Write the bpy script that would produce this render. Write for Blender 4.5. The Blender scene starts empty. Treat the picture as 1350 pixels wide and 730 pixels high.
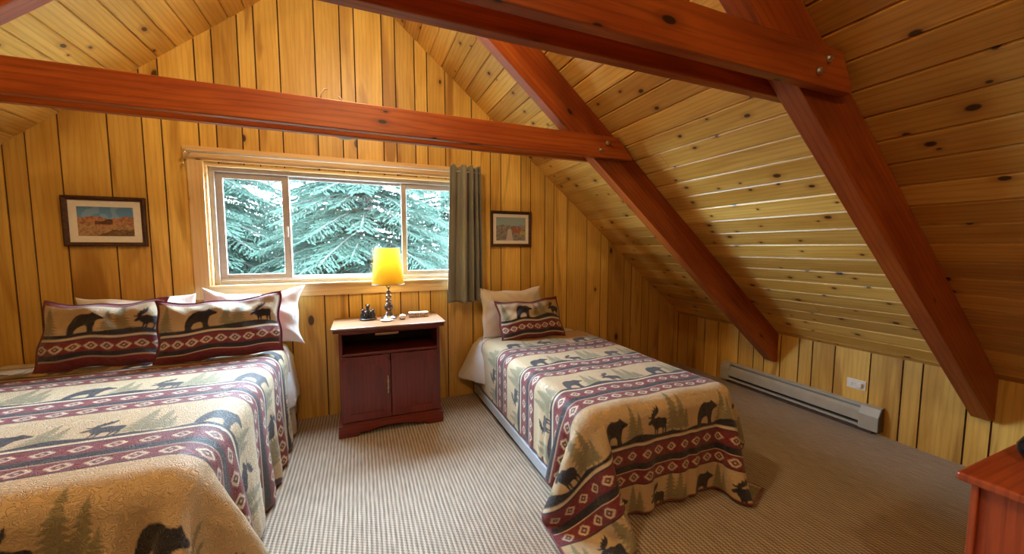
import bpy, bmesh, math, random
import numpy as np
from mathutils import Vector, Matrix
random.seed(7); RNG = np.random.default_rng(11)
PI = math.pi
SC = bpy.context.scene
COL = SC.collection
# ------------------------------------------------------------------ dimensions (metres)
YW, YB = 3.24, -2.7            # window gable wall, wall behind the camera
XR, XL = 3.41, -3.602          # knee walls
RX, RZ, SL = -0.096, 3.49, 0.83  # ridge and roof slope
CO = math.sqrt(1 + SL * SL)
def roof(x): return RZ - SL * abs(x - RX)

# ------------------------------------------------------------------ helpers
def tag(o, label=None, cat=None, group=None, kind=None):
    if label: o['label'] = label
    if cat: o['category'] = cat
    if group: o['group'] = group
    if kind: o['kind'] = kind
    return o
def empty(name, loc=(0, 0, 0), rz=0):
    o = bpy.data.objects.new(name, None); COL.objects.link(o)
    o.location = loc; o.rotation_euler = (0, 0, rz); o.empty_display_size = .05
    return o
def link(name, me, mat=None, parent=None, smooth=False):
    o = bpy.data.objects.new(name, me); COL.objects.link(o)
    if mat is not None: me.materials.append(mat)
    if parent is not None: o.parent = parent
    if smooth:
        for p in me.polygons: p.use_smooth = True
    return o
def fin(name, bm, mat=None, parent=None, smooth=False, bevel=0, seg=2, recalc=True):
    if recalc: bmesh.ops.recalc_face_normals(bm, faces=bm.faces)
    me = bpy.data.meshes.new(name); bm.to_mesh(me); bm.free()
    o = link(name, me, mat, parent, smooth)
    if bevel:
        m = o.modifiers.new('bevel', 'BEVEL'); m.width = bevel; m.segments = seg; m.limit_method = 'ANGLE'; m.angle_limit = .6
    return o
def box(bm, x0, x1, y0, y1, z0, z1):
    v = [bm.verts.new((x, y, z)) for z in (z0, z1) for y in (y0, y1) for x in (x0, x1)]
    for f in ((0, 2, 3, 1), (4, 5, 7, 6), (0, 1, 5, 4), (2, 6, 7, 3), (0, 4, 6, 2), (1, 3, 7, 5)):
        bm.faces.new([v[i] for i in f])
    return v
def prism(bm, pts, axis, a, b):
    """closed polygon pts (2D) extruded along axis from a to b"""
    def P(p, t):
        return {'x': (t, p[0], p[1]), 'y': (p[0], t, p[1]), 'z': (p[0], p[1], t)}[axis]
    A = [bm.verts.new(P(p, a)) for p in pts]; B = [bm.verts.new(P(p, b)) for p in pts]
    n = len(pts)
    bm.faces.new(A); bm.faces.new(B[::-1])
    for i in range(n): bm.faces.new((A[i], B[i], B[(i + 1) % n], A[(i + 1) % n]))
def lathe(bm, prof, c=(0, 0, 0), n=32, cap=True):
    rings = []
    for r, z in prof:
        rings.append([bm.verts.new((c[0] + r * math.cos(2 * PI * i / n), c[1] + r * math.sin(2 * PI * i / n), c[2] + z)) for i in range(n)])
    for a, b in zip(rings, rings[1:]):
        for i in range(n): bm.faces.new((a[i], a[(i + 1) % n], b[(i + 1) % n], b[i]))
    if cap:
        bm.faces.new(rings[0][::-1]); bm.faces.new(rings[-1])
def tube(bm, pts, r, n=10):
    pts = [Vector(p) for p in pts]; rings = []
    for i, p in enumerate(pts):
        d = (pts[min(i + 1, len(pts) - 1)] - pts[max(i - 1, 0)]).normalized()
        a = d.orthogonal().normalized(); b = d.cross(a)
        rr = r[i] if isinstance(r, (list, tuple)) else r
        rings.append([bm.verts.new(p + a * rr * math.cos(2 * PI * k / n) + b * rr * math.sin(2 * PI * k / n)) for k in range(n)])
    for a, b in zip(rings, rings[1:]):
        j0 = min(range(n), key=lambda j: (a[0].co - b[j].co).length)
        for k in range(n): bm.faces.new((a[k], a[(k + 1) % n], b[(k + 1 + j0) % n], b[(k + j0) % n]))
    bm.faces.new(rings[0][::-1]); bm.faces.new(rings[-1])
def ball(bm, c, r, s=(1, 1, 1), n=16):
    m = Matrix.Translation(c) @ Matrix.Diagonal((r * s[0], r * s[1], r * s[2], 1))
    bmesh.ops.create_uvsphere(bm, u_segments=n, v_segments=n // 2 + 2, radius=1, matrix=m)

# ------------------------------------------------------------------ node helpers
class NT:
    def __init__(s, name):
        s.m = bpy.data.materials.new(name); s.m.use_nodes = True; s.t = s.m.node_tree
        s.t.nodes.clear(); s.out = s.t.nodes.new('ShaderNodeOutputMaterial')
    def n(s, typ, **k):
        nd = s.t.nodes.new('ShaderNode' + typ)
        for a, b in k.items(): setattr(nd, a, b)
        return nd
    def put(s, sock, v):
        if v is None: return
        if isinstance(v, bpy.types.NodeSocket): s.t.links.new(v, sock)
        elif isinstance(v, (tuple, list)) and len(v) == 3 and sock.type == 'RGBA': sock.default_value = (*v, 1)
        else: sock.default_value = v
    def math(s, op, a, b=None, c=None, clamp=False):
        nd = s.n('Math', operation=op, use_clamp=clamp)
        for i, v in enumerate((a, b, c)): s.put(nd.inputs[i], v)
        return nd.outputs[0]
    def vmul(s, v, k):
        nd = s.n('VectorMath', operation='MULTIPLY'); s.put(nd.inputs[0], v); nd.inputs[1].default_value = k
        return nd.outputs[0]
    def vadd(s, v, k):
        nd = s.n('VectorMath', operation='ADD'); s.put(nd.inputs[0], v); s.put(nd.inputs[1], k)
        return nd.outputs[0]
    def noise(s, v, scale=1, detail=3, rough=.5, dist=0.):
        nd = s.n('TexNoise'); s.put(nd.inputs['Vector'], v); nd.inputs['Scale'].default_value = scale
        nd.inputs['Detail'].default_value = detail; nd.inputs['Roughness'].default_value = rough; nd.inputs['Distortion'].default_value = dist
        return nd.outputs['Fac']
    def vor(s, v, scale=1, feature='F1', rnd=1.):
        nd = s.n('TexVoronoi', feature=feature); s.put(nd.inputs['Vector'], v); nd.inputs['Scale'].default_value = scale
        nd.inputs['Randomness'].default_value = rnd
        return nd
    def ramp(s, fac, stops, interp='LINEAR'):
        nd = s.n('ValToRGB'); nd.color_ramp.interpolation = interp; e = nd.color_ramp.elements
        while len(e) < len(stops): e.new(.5)
        for i, (p, c) in enumerate(stops):
            e[i].position = p; e[i].color = (*c, 1) if len(c) == 3 else c
        s.put(nd.inputs[0], fac); return nd.outputs[0]
    def smooth(s, v, a, b):
        nd = s.n('MapRange', interpolation_type='SMOOTHSTEP'); s.put(nd.inputs[0], v)
        nd.inputs[1].default_value = a; nd.inputs[2].default_value = b; return nd.outputs[0]
    def mix(s, f, a, b, blend='MIX'):
        nd = s.n('Mix', data_type='RGBA', blend_type=blend); s.put(nd.inputs['Factor'], f)
        s.put(nd.inputs[6], a); s.put(nd.inputs[7], b); return nd.outputs[2]
    def bump(s, h, strength=.3, dist=.002):
        nd = s.n('Bump'); s.put(nd.inputs['Height'], h); nd.inputs['Strength'].default_value = strength; nd.inputs['Distance'].default_value = dist
        return nd.outputs[0]
    def bsdf(s, col, rough=.5, metal=0, spec=.5, normal=None, **k):
        nd = s.n('BsdfPrincipled'); s.put(nd.inputs['Base Color'], col); s.put(nd.inputs['Roughness'], rough)
        s.put(nd.inputs['Metallic'], metal); s.put(nd.inputs['Specular IOR Level'], spec)
        if normal is not None: s.put(nd.inputs['Normal'], normal)
        for a, b in k.items(): s.put(nd.inputs[a.replace('_', ' ')], b)
        s.t.links.new(nd.outputs[0], s.out.inputs[0]); return nd
    def attr(s, name):
        nd = s.n('Attribute', attribute_name=name); return nd
    def uv(s): return s.n('UVMap').outputs[0]
    def obj(s): return s.n('TexCoord').outputs['Object']

def plain(name, col, rough=.5, metal=0, spec=.5, var=.12, scale=40, bump=.0, **k):
    t = NT(name); n = t.noise(t.obj(), scale, 3)
    c = t.mix(t.smooth(n, .3, .7), tuple(x * (1 - var) for x in col), tuple(min(1, x * (1 + var)) for x in col))
    nm = t.bump(n, bump, .002) if bump else None
    t.bsdf(c, rough, metal, spec, nm, **k); return t.m

def wood(name, light, mid, dark, rough=.45, spec=.5, knots=(1.6, 6.), kp=.35, ksize=.09, streak=.0, tone=.25, knotcol=None, grain=.45, coat=0.):
    t = NT(name); uv = t.uv()
    n1 = t.noise(t.vmul(uv, (1.1, 8, 1)), 1, 4, .55, .8)
    n2 = t.noise(t.vmul(uv, (5, 170, 1)), 1, 2, .5)
    wn = t.n('TexWave', wave_type='BANDS', bands_direction='Y')
    t.put(wn.inputs['Vector'], t.vmul(uv, (.9, 7, 1))); wn.inputs['Scale'].default_value = 1.6
    wn.inputs['Distortion'].default_value = 9; wn.inputs['Detail'].default_value = 2; wn.inputs['Detail Scale'].default_value = .6
    base = t.mix(t.smooth(n1, .32, .68), mid, light)
    base = t.mix(t.math('MULTIPLY', t.smooth(wn.outputs['Fac'], .55, 1.), grain * .6), base, dark)
    base = t.mix(t.math('MULTIPLY', t.smooth(n2, .5, .8), grain), base, dark)
    if streak:
        n3 = t.noise(t.vmul(uv, (.55, 4.2, 1)), 1, 3, .55, 1.2)
        base = t.mix(t.math('MULTIPLY', t.smooth(n3, .53, .70), streak), base, dark)
    kv = t.vor(t.vadd(t.vmul(uv, (knots[0], knots[1], 1)), (3.3, 1.7, 0)))
    kv.voronoi_dimensions = '2D'
    sep = t.n('SeparateColor'); t.put(sep.inputs[0], kv.outputs['Color'])
    on = t.math('GREATER_THAN', sep.outputs[0], 1 - kp)
    sz = t.math('MULTIPLY_ADD', sep.outputs[1], ksize * .9, ksize * .55)
    r = t.math('DIVIDE', kv.outputs['Distance'], sz)
    core = t.math('MULTIPLY', t.math('SUBTRACT', 1, t.smooth(r, .7, 1.15)), on)
    halo = t.math('MULTIPLY', t.math('SUBTRACT', 1, t.smooth(r, .6, 3.2)), t.math('MULTIPLY', on, .5))
    kc = knotcol or tuple(x * .22 for x in dark)
    base = t.mix(halo, base, dark); base = t.mix(core, base, kc)
    tn = t.attr('tone').outputs['Fac']
    tf = t.math('MULTIPLY_ADD', tn, tone * 2, 1 - tone)
    cc = t.n('CombineColor'); t.put(cc.inputs[0], tf); t.put(cc.inputs[1], t.math('POWER', tf, 1.25)); t.put(cc.inputs[2], t.math('POWER', tf, 1.5))
    base = t.mix(1., base, cc.outputs[0], 'MULTIPLY')
    t.bsdf(base, rough, 0, spec, t.bump(n2, .12, .001), Coat_Weight=coat, Coat_Roughness=.25)
    return t.m

M = {}
M['wall'] = wood('pine_panelling', (.74, .47, .11), (.61, .35, .065), (.33, .14, .02), rough=.42, knots=(2.2, 4.2), kp=.10, ksize=.07, streak=.85, tone=.2, grain=.3)
M['ceil'] = wood('pine_ceiling_boards', (.72, .43, .10), (.59, .31, .052), (.30, .11, .02), rough=.38, knots=(5.5, 8.), kp=.5, ksize=.08, streak=.3, tone=.22, grain=.4)
M['beam'] = wood('red_stained_timber', (.40, .093, .013), (.27, .046, .006), (.10, .014, .003), rough=.4, knots=(4, 9.), kp=.14, ksize=.085, streak=.5, tone=.1, grain=.5)
M['casing'] = wood('clear_pine_trim', (.78, .55, .27), (.70, .46, .20), (.42, .22, .07), rough=.4, knots=(4, 9.), kp=.15, ksize=.08, tone=.08, grain=.3)
M['cherry'] = wood('dark_cherry_wood', (.17, .022, .012), (.11, .012, .007), (.04, .005, .003), rough=.32, knots=(1., 5.), kp=0., tone=.05, grain=.5)
M['cherrytop'] = wood('worn_brown_top', (.36, .19, .095), (.27, .13, .06), (.13, .05, .025), rough=.3, knots=(1., 5.), kp=0., tone=.05, grain=.6)
M['dresser'] = wood('orange_brown_dresser_wood', (.42, .085, .022), (.32, .055, .015), (.14, .02, .007), rough=.35, knots=(1., 5.), kp=0., tone=.06, grain=.5)
M['groove'] = plain('dark_groove', (.055, .02, .006), .8, var=.3)
M['vinyl'] = plain('grey_taupe_vinyl', (.40, .345, .31), .4, var=.05)
M['track'] = plain('white_vinyl_track', (.72, .68, .62), .4, var=.05)
M['white'] = plain('white_plastic', (.8, .79, .76), .35, var=.04)
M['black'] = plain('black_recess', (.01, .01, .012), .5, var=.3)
M['brass'] = plain('aged_brass', (.55, .38, .16), .3, 1, var=.25, scale=90)
M['rail'] = plain('pale_painted_rail', (.42, .46, .52), .3, var=.04)
M['steel'] = plain('dull_steel', (.55, .53, .5), .35, 1, var=.1)
M['pewter'] = plain('dark_pewter', (.20, .15, .12), .28, .85, var=.35, scale=60)
M['heater'] = plain('grey_beige_enamel', (.42, .40, .34), .38, var=.06, scale=15)
M['heaterdark'] = plain('brown_end_metal', (.10, .065, .05), .5, var=.2)
M['darkglaze'] = plain('black_glaze', (.012, .011, .013), .18, var=.3)
M['resin'] = plain('black_brown_resin', (.035, .028, .026), .35, var=.5, scale=120)
M['resintip'] = plain('pale_resin', (.55, .52, .45), .5, var=.2)
M['frame'] = plain('walnut_picture_frame', (.060, .022, .012), .35, var=.4, scale=60)
M['matte'] = plain('cream_mat_board', (.78, .74, .64), .8, var=.03)
M['bulbglass'] = plain('frosted_brown_glass', (.22, .15, .10), .3, var=.1)
M['wire'] = plain('pale_wire', (.6, .52, .38), .5, var=.1)

def cloth(name, col=None, rough=.8, quilt=0., sheen=.3, spec=.3, weave=.15):
    t = NT(name)
    ob = t.obj()
    if col is None: c = t.attr('pattern').outputs['Color']
    else: c = t.mix(t.noise(ob, 12, 3), tuple(x * .94 for x in col), col)
    h = t.noise(ob, 6, 4, .6, .4)
    if quilt:
        q = t.noise(ob, 36, 1, .5, .8)
        e = t.smooth(t.math('ABSOLUTE', t.math('SINE', t.math('MULTIPLY', q, 30.))), .0, .75)
        h2 = t.math('MULTIPLY_ADD', t.noise(ob, 60, 3, .6, 1.2), .55, t.math('MULTIPLY', e, .7))
        nm = t.bump(h2, quilt, .0045)
        c = t.mix(t.math('MULTIPLY_ADD', t.math('SUBTRACT', 1, e), .13, .0), c, (.05, .035, .02))
    else:
        nm = t.bump(h, weave, .02)
    t.bsdf(c, rough, 0, spec, nm, Sheen_Weight=sheen, Sheen_Roughness=.5)
    return t.m
M['quilt'] = cloth('printed_quilt_cotton', None, .52, .75, .22, .5)
M['sham'] = cloth('printed_sham_cotton', None, .6, .5, .3, .5)
M['sheet'] = cloth('white_cotton_sheet', (.80, .80, .80), .75, 0, .2, .3, .5)
M['pillow'] = cloth('off_white_pillow_cotton', (.80, .76, .70), .75, 0, .2, .3, .4)
M['curtain'] = cloth('olive_grey_curtain_cloth', (.21, .20, .155), .6, 0, .3, .4, .2)
M['binding'] = cloth('burgundy_binding', (.16, .012, .02), .7, 0, .3, .3)
M['ticking'] = cloth('pale_box_spring_cloth', (.62, .64, .68), .7, 0, .2, .3)

# carpet: ribs along y with small cross loops
t = NT('ribbed_loop_carpet'); ob = t.obj()
sp = t.n('SeparateXYZ'); t.put(sp.inputs[0], ob)
wob = t.math('MULTIPLY', t.noise(ob, 3, 2), .006)
sx = t.math('SINE', t.math('MULTIPLY', t.math('ADD', sp.outputs[0], wob), 2 * PI / .021))
cellx = t.math('FLOOR', t.math('MULTIPLY', sp.outputs[0], 2 / .021))
ph = t.math('MULTIPLY', cellx, 2.1)
sy = t.math('SINE', t.math('ADD', t.math('MULTIPLY', sp.outputs[1], 2 * PI / .016), ph))
nf = t.noise(t.vmul(ob, (160, 9, 1)), 1, 2, .6)
nl = t.noise(ob, 160, 2, .6)
h = t.math('MULTIPLY_ADD', sx, .5, .5)
h = t.math('MULTIPLY_ADD', t.math('MULTIPLY_ADD', sy, .5, .5), .35, t.math('MULTIPLY', h, .65))
f = t.math('MULTIPLY_ADD', t.math('SUBTRACT', nf, .5), 1.1, h)
f = t.math('MULTIPLY_ADD', t.math('SUBTRACT', nl, .5), .5, f)
big = t.noise(ob, 1.3, 2)
c = t.ramp(f, [(.0, (.14, .108, .082)), (.35, (.27, .222, .172)), (.65, (.40, .34, .272)), (1., (.54, .475, .395))])
t.bsdf(c, .85, 0, .25, t.bump(h, .6, .005), Sheen_Weight=.2)
M['carpet'] = t.m
# window glass: thin pane, fixed share of gloss
t = NT('thin_window_glass'); tr = t.n('BsdfTransparent'); gl = t.n('BsdfGlossy'); gl.inputs['Roughness'].default_value = .02
tr.inputs[0].default_value = (.93, .97, .97, 1)
mx = t.n('MixShader'); mx.inputs[0].default_value = .06
t.t.links.new(tr.outputs[0], mx.inputs[1]); t.t.links.new(gl.outputs[0], mx.inputs[2]); t.t.links.new(mx.outputs[0], t.out.inputs[0])
M['glass'] = t.m
# lamp shade: paper that lets light through
t = NT('yellow_parchment_shade'); d = t.n('BsdfDiffuse'); l = t.n('BsdfTranslucent')
c = t.mix(t.noise(t.obj(), 50, 3), (.80, .60, .12), (.88, .68, .16))
t.put(d.inputs[0], c); t.put(l.inputs[0], t.mix(.5, c, (.95, .74, .16)))
mx = t.n('MixShader'); mx.inputs[0].default_value = .55
t.t.links.new(d.outputs[0], mx.inputs[1]); t.t.links.new(l.outputs[0], mx.inputs[2]); t.t.links.new(mx.outputs[0], t.out.inputs[0])
M['shade'] = t.m
t = NT('glowing_bulb'); e = t.n('Emission'); e.inputs[0].default_value = (1, .72, .35, 1); e.inputs[1].default_value = 18
t.t.links.new(e.outputs[0], t.out.inputs[0]); M['bulb'] = t.m
# spruce needles
t = NT('spruce_needles'); d = t.n('BsdfDiffuse'); l = t.n('BsdfTranslucent')
nn = t.noise(t.obj(), 1.6, 4); tn = t.attr('tone').outputs['Fac']
c = t.mix(t.math('MULTIPLY_ADD', tn, .6, t.math('MULTIPLY', nn, .4)), (.030, .055, .041), (.064, .098, .076))
t.put(d.inputs[0], c); t.put(l.inputs[0], c)
mx = t.n('MixShader'); mx.inputs[0].default_value = .5
t.t.links.new(d.outputs[0], mx.inputs[1]); t.t.links.new(l.outputs[0], mx.inputs[2]); t.t.links.new(mx.outputs[0], t.out.inputs[0])
M['needles'] = t.m
M['bark'] = plain('grey_bark', (.22, .17, .14), .9, var=.4, scale=8)
M['twig'] = plain('dark_twig', (.035, .03, .025), .9, var=.3, scale=8)
M['snow'] = plain('pale_ground', (.5, .52, .5), .9, var=.1, scale=2)

# ------------------------------------------------------------------ boards: one mesh, each board its own uv origin and tone
class Boards:
    def __init__(s): s.bm = bmesh.new(); s.uv = s.bm.loops.layers.uv.new('UVMap'); s.tn = s.bm.verts.layers.float.new('tone')
    def face(s, pts, uvs, tone):
        vs = [s.bm.verts.new(p) for p in pts]
        for v in vs: v[s.tn] = tone
        f = s.bm.faces.new(vs)
        for l, w in zip(f.loops, uvs): l[s.uv].uv = w
        return f
def uvbox(name, dims, mat, parent=None, mtx=None, axis=0, tone=.5, bevel=.003, taper=None):
    """box with the grain running along dims[axis]; dims = (x0,x1,y0,y1,z0,z1)"""
    bm = bmesh.new(); uv = bm.loops.layers.uv.new('UVMap'); tn = bm.verts.layers.float.new('tone')
    box(bm, *dims)
    bmesh.ops.recalc_face_normals(bm, faces=bm.faces)
    grain(bm, uv, tn, axis, tone)
    me = bpy.data.meshes.new(name); bm.to_mesh(me); bm.free()
    if mtx is not None: me.transform(mtx)
    o = link(name, me, mat, parent)
    if bevel:
        m = o.modifiers.new('bevel', 'BEVEL'); m.width = bevel; m.segments = 2; m.limit_method = 'ANGLE'
    return o
def grain(bm, uv, tn, axis=2, tone=.5):
    ou, ov = random.uniform(0, 50), random.uniform(0, 50)
    for v in bm.verts: v[tn] = tone
    oth = [a for a in range(3) if a != axis]
    for f in bm.faces:
        n = f.normal; k = max(oth, key=lambda a: -abs(n[a]))
        for l in f.loops:
            c = l.vert.co
            l[uv].uv = (c[axis] + ou, c[k] + ov + (n[oth[0]] * .37 if abs(n[oth[0]]) > .5 else 0))
def wfin(name, bm, mat, parent=None, axis=2, tone=.5, bevel=.003, smooth=False):
    uv = bm.loops.layers.uv.new('UVMap'); tn = bm.verts.layers.float.new('tone')
    bmesh.ops.recalc_face_normals(bm, faces=bm.faces); grain(bm, uv, tn, axis, tone)
    return fin(name, bm, mat, parent, smooth, bevel, recalc=False)

# ------------------------------------------------------------------ the room
WX0, WX1, WZ0, WZ1 = -.985, .86, 1.065, 1.925      # window opening
off8 = [0, .1, .3, .4, .55, .65, .8, 1.03]
GX = [round(-1.296 + 1.203 * n + o, 3) for n in range(-3, 5) for o in off8]
GX = sorted(g for g in GX if XL < g < XR)
G = .0045
def gable(name, y, sgn, hole):
    """vertical boards on a gable; sgn = -1 faces -y"""
    B = Boards(); d = .007
    xs = [XL] + GX + [XR]; grooves = set(xs)
    cuts = sorted(set(xs + ([RX] + ([WX0, WX1] if hole else []))))
    tone = random.random(); ou = random.uniform(0, 40)
    for a, b in zip(cuts, cuts[1:]):
        if a in grooves: tone = random.random(); ou = random.uniform(0, 40); ov = random.uniform(0, 40)
        x0 = a + (G if a in grooves else 0); x1 = b - (G if b in grooves else 0)
        spans = [(0, None)]
        if hole and a >= WX0 - 1e-6 and b <= WX1 + 1e-6: spans = [(0, WZ0), (WZ1, None)]
        for z0, z1 in spans:
            P = [(x0, z0), (x1, z0), (x1, z1 if z1 else roof(x1) + .02), (x0, z1 if z1 else roof(x0) + .02)]
            B.face([(p[0], y, p[1]) for p in P], [(p[1] + ou, p[0] + ov) for p in P], tone)
            for (xa, flag) in ((x0, a in grooves), (x1, b in grooves)):
                if flag:
                    zt = z1 if z1 else roof(xa) + .02
                    B.face([(xa, y, z0), (xa, y, zt), (xa, y - sgn * d, zt), (xa, y - sgn * d, z0)], [(z0 + ou, ov), (zt + ou, ov), (zt + ou, ov + .01), (z0 + ou, ov + .01)], tone * .5)
    o = fin(name, B.bm, M['wall'], recalc=False)
    # backing behind the grooves
    bm = bmesh.new(); yb = y - sgn * d
    def quad(x0, x1, z0, z1):
        prism(bm, [(x0, z0), (x1, z0), (x1, z1 if z1 else roof(x1) + .1), (x0, z1 if z1 else roof(x0) + .1)], 'y', yb, yb - sgn * .09)
    if hole:
        quad(XL - .1, WX0, 0, None); 
        quad(WX1, XR + .1, 0, None); quad(WX0, WX1, 0, WZ0)
        prism(bm, [(WX0, WZ1), (WX1, WZ1), (WX1, roof(WX1) + .1), (RX, RZ + .1), (WX0, roof(WX0) + .1)], 'y', yb, yb - sgn * .09)
    else:
        quad(XL - .1, RX, 0, None); quad(RX, XR + .1, 0, None)
    fin('groove_backing', bm, M['groove'], o)
    tag(o, kind='structure'); return o
# the left piece of a gable reaches over the ridge: WX0 and WX1 lie on both sides of it
gable('wall_back', YW, -1, True)
gable('wall_front', YB, 1, False)
def knee(name, x, sgn, ys):
    B = Boards(); d = .007; zt = roof(x) + .02
    for a, b in zip(ys, ys[1:]):
        tone = random.random(); ou, ov = random.uniform(0, 40), random.uniform(0, 40)
        y0, y1 = a + G, b - G
        B.face([(x, y0, 0), (x, y1, 0), (x, y1, zt), (x, y0, zt)], [(0 + ou, y0 + ov), (ou, y1 + ov), (zt + ou, y1 + ov), (zt + ou, y0 + ov)], tone)
        for yy in (y0, y1): B.face([(x, yy, 0), (x, yy, zt), (x - sgn * d, yy, zt), (x - sgn * d, yy, 0)], [(ou, ov), (zt + ou, ov), (zt + ou, ov + .01), (ou, ov + .01)], tone * .5)
    o = fin(name, B.bm, M['wall'], recalc=False)
    bm = bmesh.new(); xa = x - sgn * d
    box(bm, min(xa, xa - sgn * .09), max(xa, xa - sgn * .09), YB - .1, YW + .1, -.02, zt + .05)
    fin('groove_backing', bm, M['groove'], o); tag(o, kind='structure')
ky = [3.24, 3.1, 2.987, 2.88, 2.716, 2.491, 2.339, 2.24, 2.097, 1.95, 1.849, 1.694, 1.474, 1.299, 1.202, 1.0, .9, .745, .64, .49, .27]
ky += [round(.1 - 1.203 * n - o, 3) for n in range(3) for o in (0, .1, .3, .4, .55, .65, .8, 1.03) if .1 - 1.203 * n - o > YB + .05] + [YB]
knee('wall_right', XR, -1, sorted(ky)); knee('wall_left', XL, 1, sorted(ky))
def ceiling(name, side):
    B = Boards(); pitch = .1295
    smax = (XR + .02 - RX) * CO if side > 0 else (RX - XL + .02) * CO
    s0 = (2.31 / 1.2996 - RX) * CO if side > 0 else 1.289
    k0 = -int(s0 / pitch) - 1
    def P(s, y, d):  # s down the slope from the ridge, d out of the plane into the room
        x = RX + side * s / CO; z = RZ - SL * s / CO
        return (x - side * SL / CO * d, y, z - d / CO)
    for k in range(k0, 60):
        a, b = s0 + k * pitch, s0 + (k + 1) * pitch
        if b < 0.01 or a > smax: continue
        a = max(a, 0); b = min(b, smax + .03)
        # boards butt end to end at random places
        ys = [YB - .02]; y = YB + random.uniform(.4, 2.5)
        while y < YW - .3: ys.append(y); y += random.uniform(1.6, 3.4)
        ys = ys if random.random() < .12 else [YB - .02]
        ys.append(YW + .02)
        for y0, y1 in zip(ys, ys[1:]):
            tone = random.random(); ou, ov = random.uniform(0, 60), random.uniform(0, 60)
            prof = [(a + .0005, -.012), (a + .0015, -.006), (a + .007, 0), (b - .007, 0), (b - .0015, -.006), (b - .0005, -.012)]
            for (sa, da), (sb, db) in zip(prof, prof[1:]):
                fc = [P(sa, y0 + .0007, da), P(sb, y0 + .0007, db), P(sb, y1 - .0007, db), P(sa, y1 - .0007, da)]
                if side > 0: pass
                B.face(fc, [(y0 + ou, sa + ov), (y0 + ou, sb + ov), (y1 + ou, sb + ov), (y1 + ou, sa + ov)], tone)
    o = fin(name, B.bm, M['ceil'], recalc=False)
    bm = bmesh.new()
    q = [P(-.05, 0, -.011), P(smax + .3, 0, -.011), P(smax + .3, 0, -.12), P(-.05, 0, -.12)]
    prism(bm, [(p[0], p[2]) for p in q], 'y', YB - .12, YW + .12)
    fin('groove_backing', bm, M['groove'], o); tag(o, kind='structure')
ceiling('ceiling_right', 1); ceiling('ceiling_left', -1)
bm = bmesh.new(); box(bm, XL - .1, XR + .1, YB - .1, YW + .1, -.06, 0)
tag(fin('floor', bm, M['carpet']), kind='structure')

# ------------------------------------------------------------------ window
win = empty('window_1', (0, YW, WZ0)); tag(win, kind='structure')
def wl(o):  # keep world coordinates for children of the window empty
    o.location = (0, -YW, -WZ0); return o
def wbox(name, d, mat, axis=0, bevel=.002): return wl(uvbox(name, d, mat, win, axis=axis, bevel=bevel))
CT = .018
wbox('casing', (WX0 - .085, WX0 + .004, YW - CT, YW + .001, WZ0 - .09, WZ1 + .012), M['casing'], 2)
wbox('casing', (WX1 - .004, WX1 + .085, YW - CT, YW + .001, WZ0 - .09, WZ1 + .012), M['casing'], 2)
wbox('head_casing', (WX0 - .10, WX1 + .10, YW - CT - .006, YW + .001, WZ1 + .0125, WZ1 + .105), M['casing'], 0)
wbox('apron', (WX0 + .0045, WX1 - .0045, YW - CT + .002, YW + .001, WZ0 - .095, WZ0 - .012), M['casing'], 0)
wbox('window_sill', (WX0 - .0, WX1 - .0, YW - .035, YW + .1, WZ0 - .0115, WZ0 + .006), M['casing'], 0)
# jamb liner
bm = bmesh.new()
for d in ((WX0, WX0 + .018, WZ0 + .006, WZ1), (WX1 - .018, WX1, WZ0 + .006, WZ1)): box(bm, d[0], d[1], YW, YW + .11, d[2], d[3])
box(bm, WX0 + .018, WX1 - .018, YW, YW + .11, WZ1 - .018, WZ1)
wl(wfin('jamb', bm, M['casing'], win, 0))
# vinyl frame, fixed middle light between two sliding sashes
FX0, FX1, FZ0, FZ1 = WX0 + .018, WX1 - .018, WZ0 + .006, WZ1 - .018
bm = bmesh.new()
for a in ((FX0, FX0 + .03, FZ0, FZ1), (FX1 - .03, FX1, FZ0, FZ1), (FX0 + .03, FX1 - .03, FZ0, FZ0 + .03), (FX0 + .03, FX1 - .03, FZ1 - .03, FZ1)):
    box(bm, a[0], a[1], YW + .035, YW + .11, a[2], a[3])
wl(fin('window_frame', bm, M['vinyl'], win, bevel=.003))
bm = bmesh.new()
box(bm, FX0 + .03, FX1 - .03, YW + .05, YW + .062, FZ0 + .03, FZ0 + .042)
wl(fin('track', bm, M['track'], win, bevel=.001))
def sash(x0, x1, y0, y1, w, mat=None):
    z0, z1 = FZ0 + .032, FZ1 - .03
    bm = bmesh.new()
    for a in ((x0, x0 + w, z0, z1), (x1 - w, x1, z0, z1), (x0 + w, x1 - w, z0, z0 + w), (x0 + w, x1 - w, z1 - w, z1)):
        box(bm, a[0], a[1], y0, y1, a[2], a[3])
    s = wl(fin('sash', bm, M['vinyl'], win, bevel=.003))
    bm = bmesh.new(); ym = (y0 + y1) / 2
    box(bm, x0 + w - .004, x1 - w + .004, ym - .002, ym + .002, z0 + w - .004, z1 - w + .004)
    fin('pane', bm, M['glass'], s)
    return s
L = sash(FX0 + .03, -.49, YW + .058, YW + .078, .042)
sash(-.505, .375, YW + .082, YW + .102, .022)
sash(.335, FX1 - .03, YW + .058, YW + .078, .042)
bm = bmesh.new(); box(bm, -.508, -.496, YW + .046, YW + .058, 1.42, 1.50); fin('latch', bm, M['track'], L, bevel=.002)
bm = bmesh.new(); box(bm, -.489, -.482, YW + .056, YW + .08, FZ0 + .033, FZ1 - .031); wl(fin('meeting_strip', bm, M['track'], win))

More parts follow.
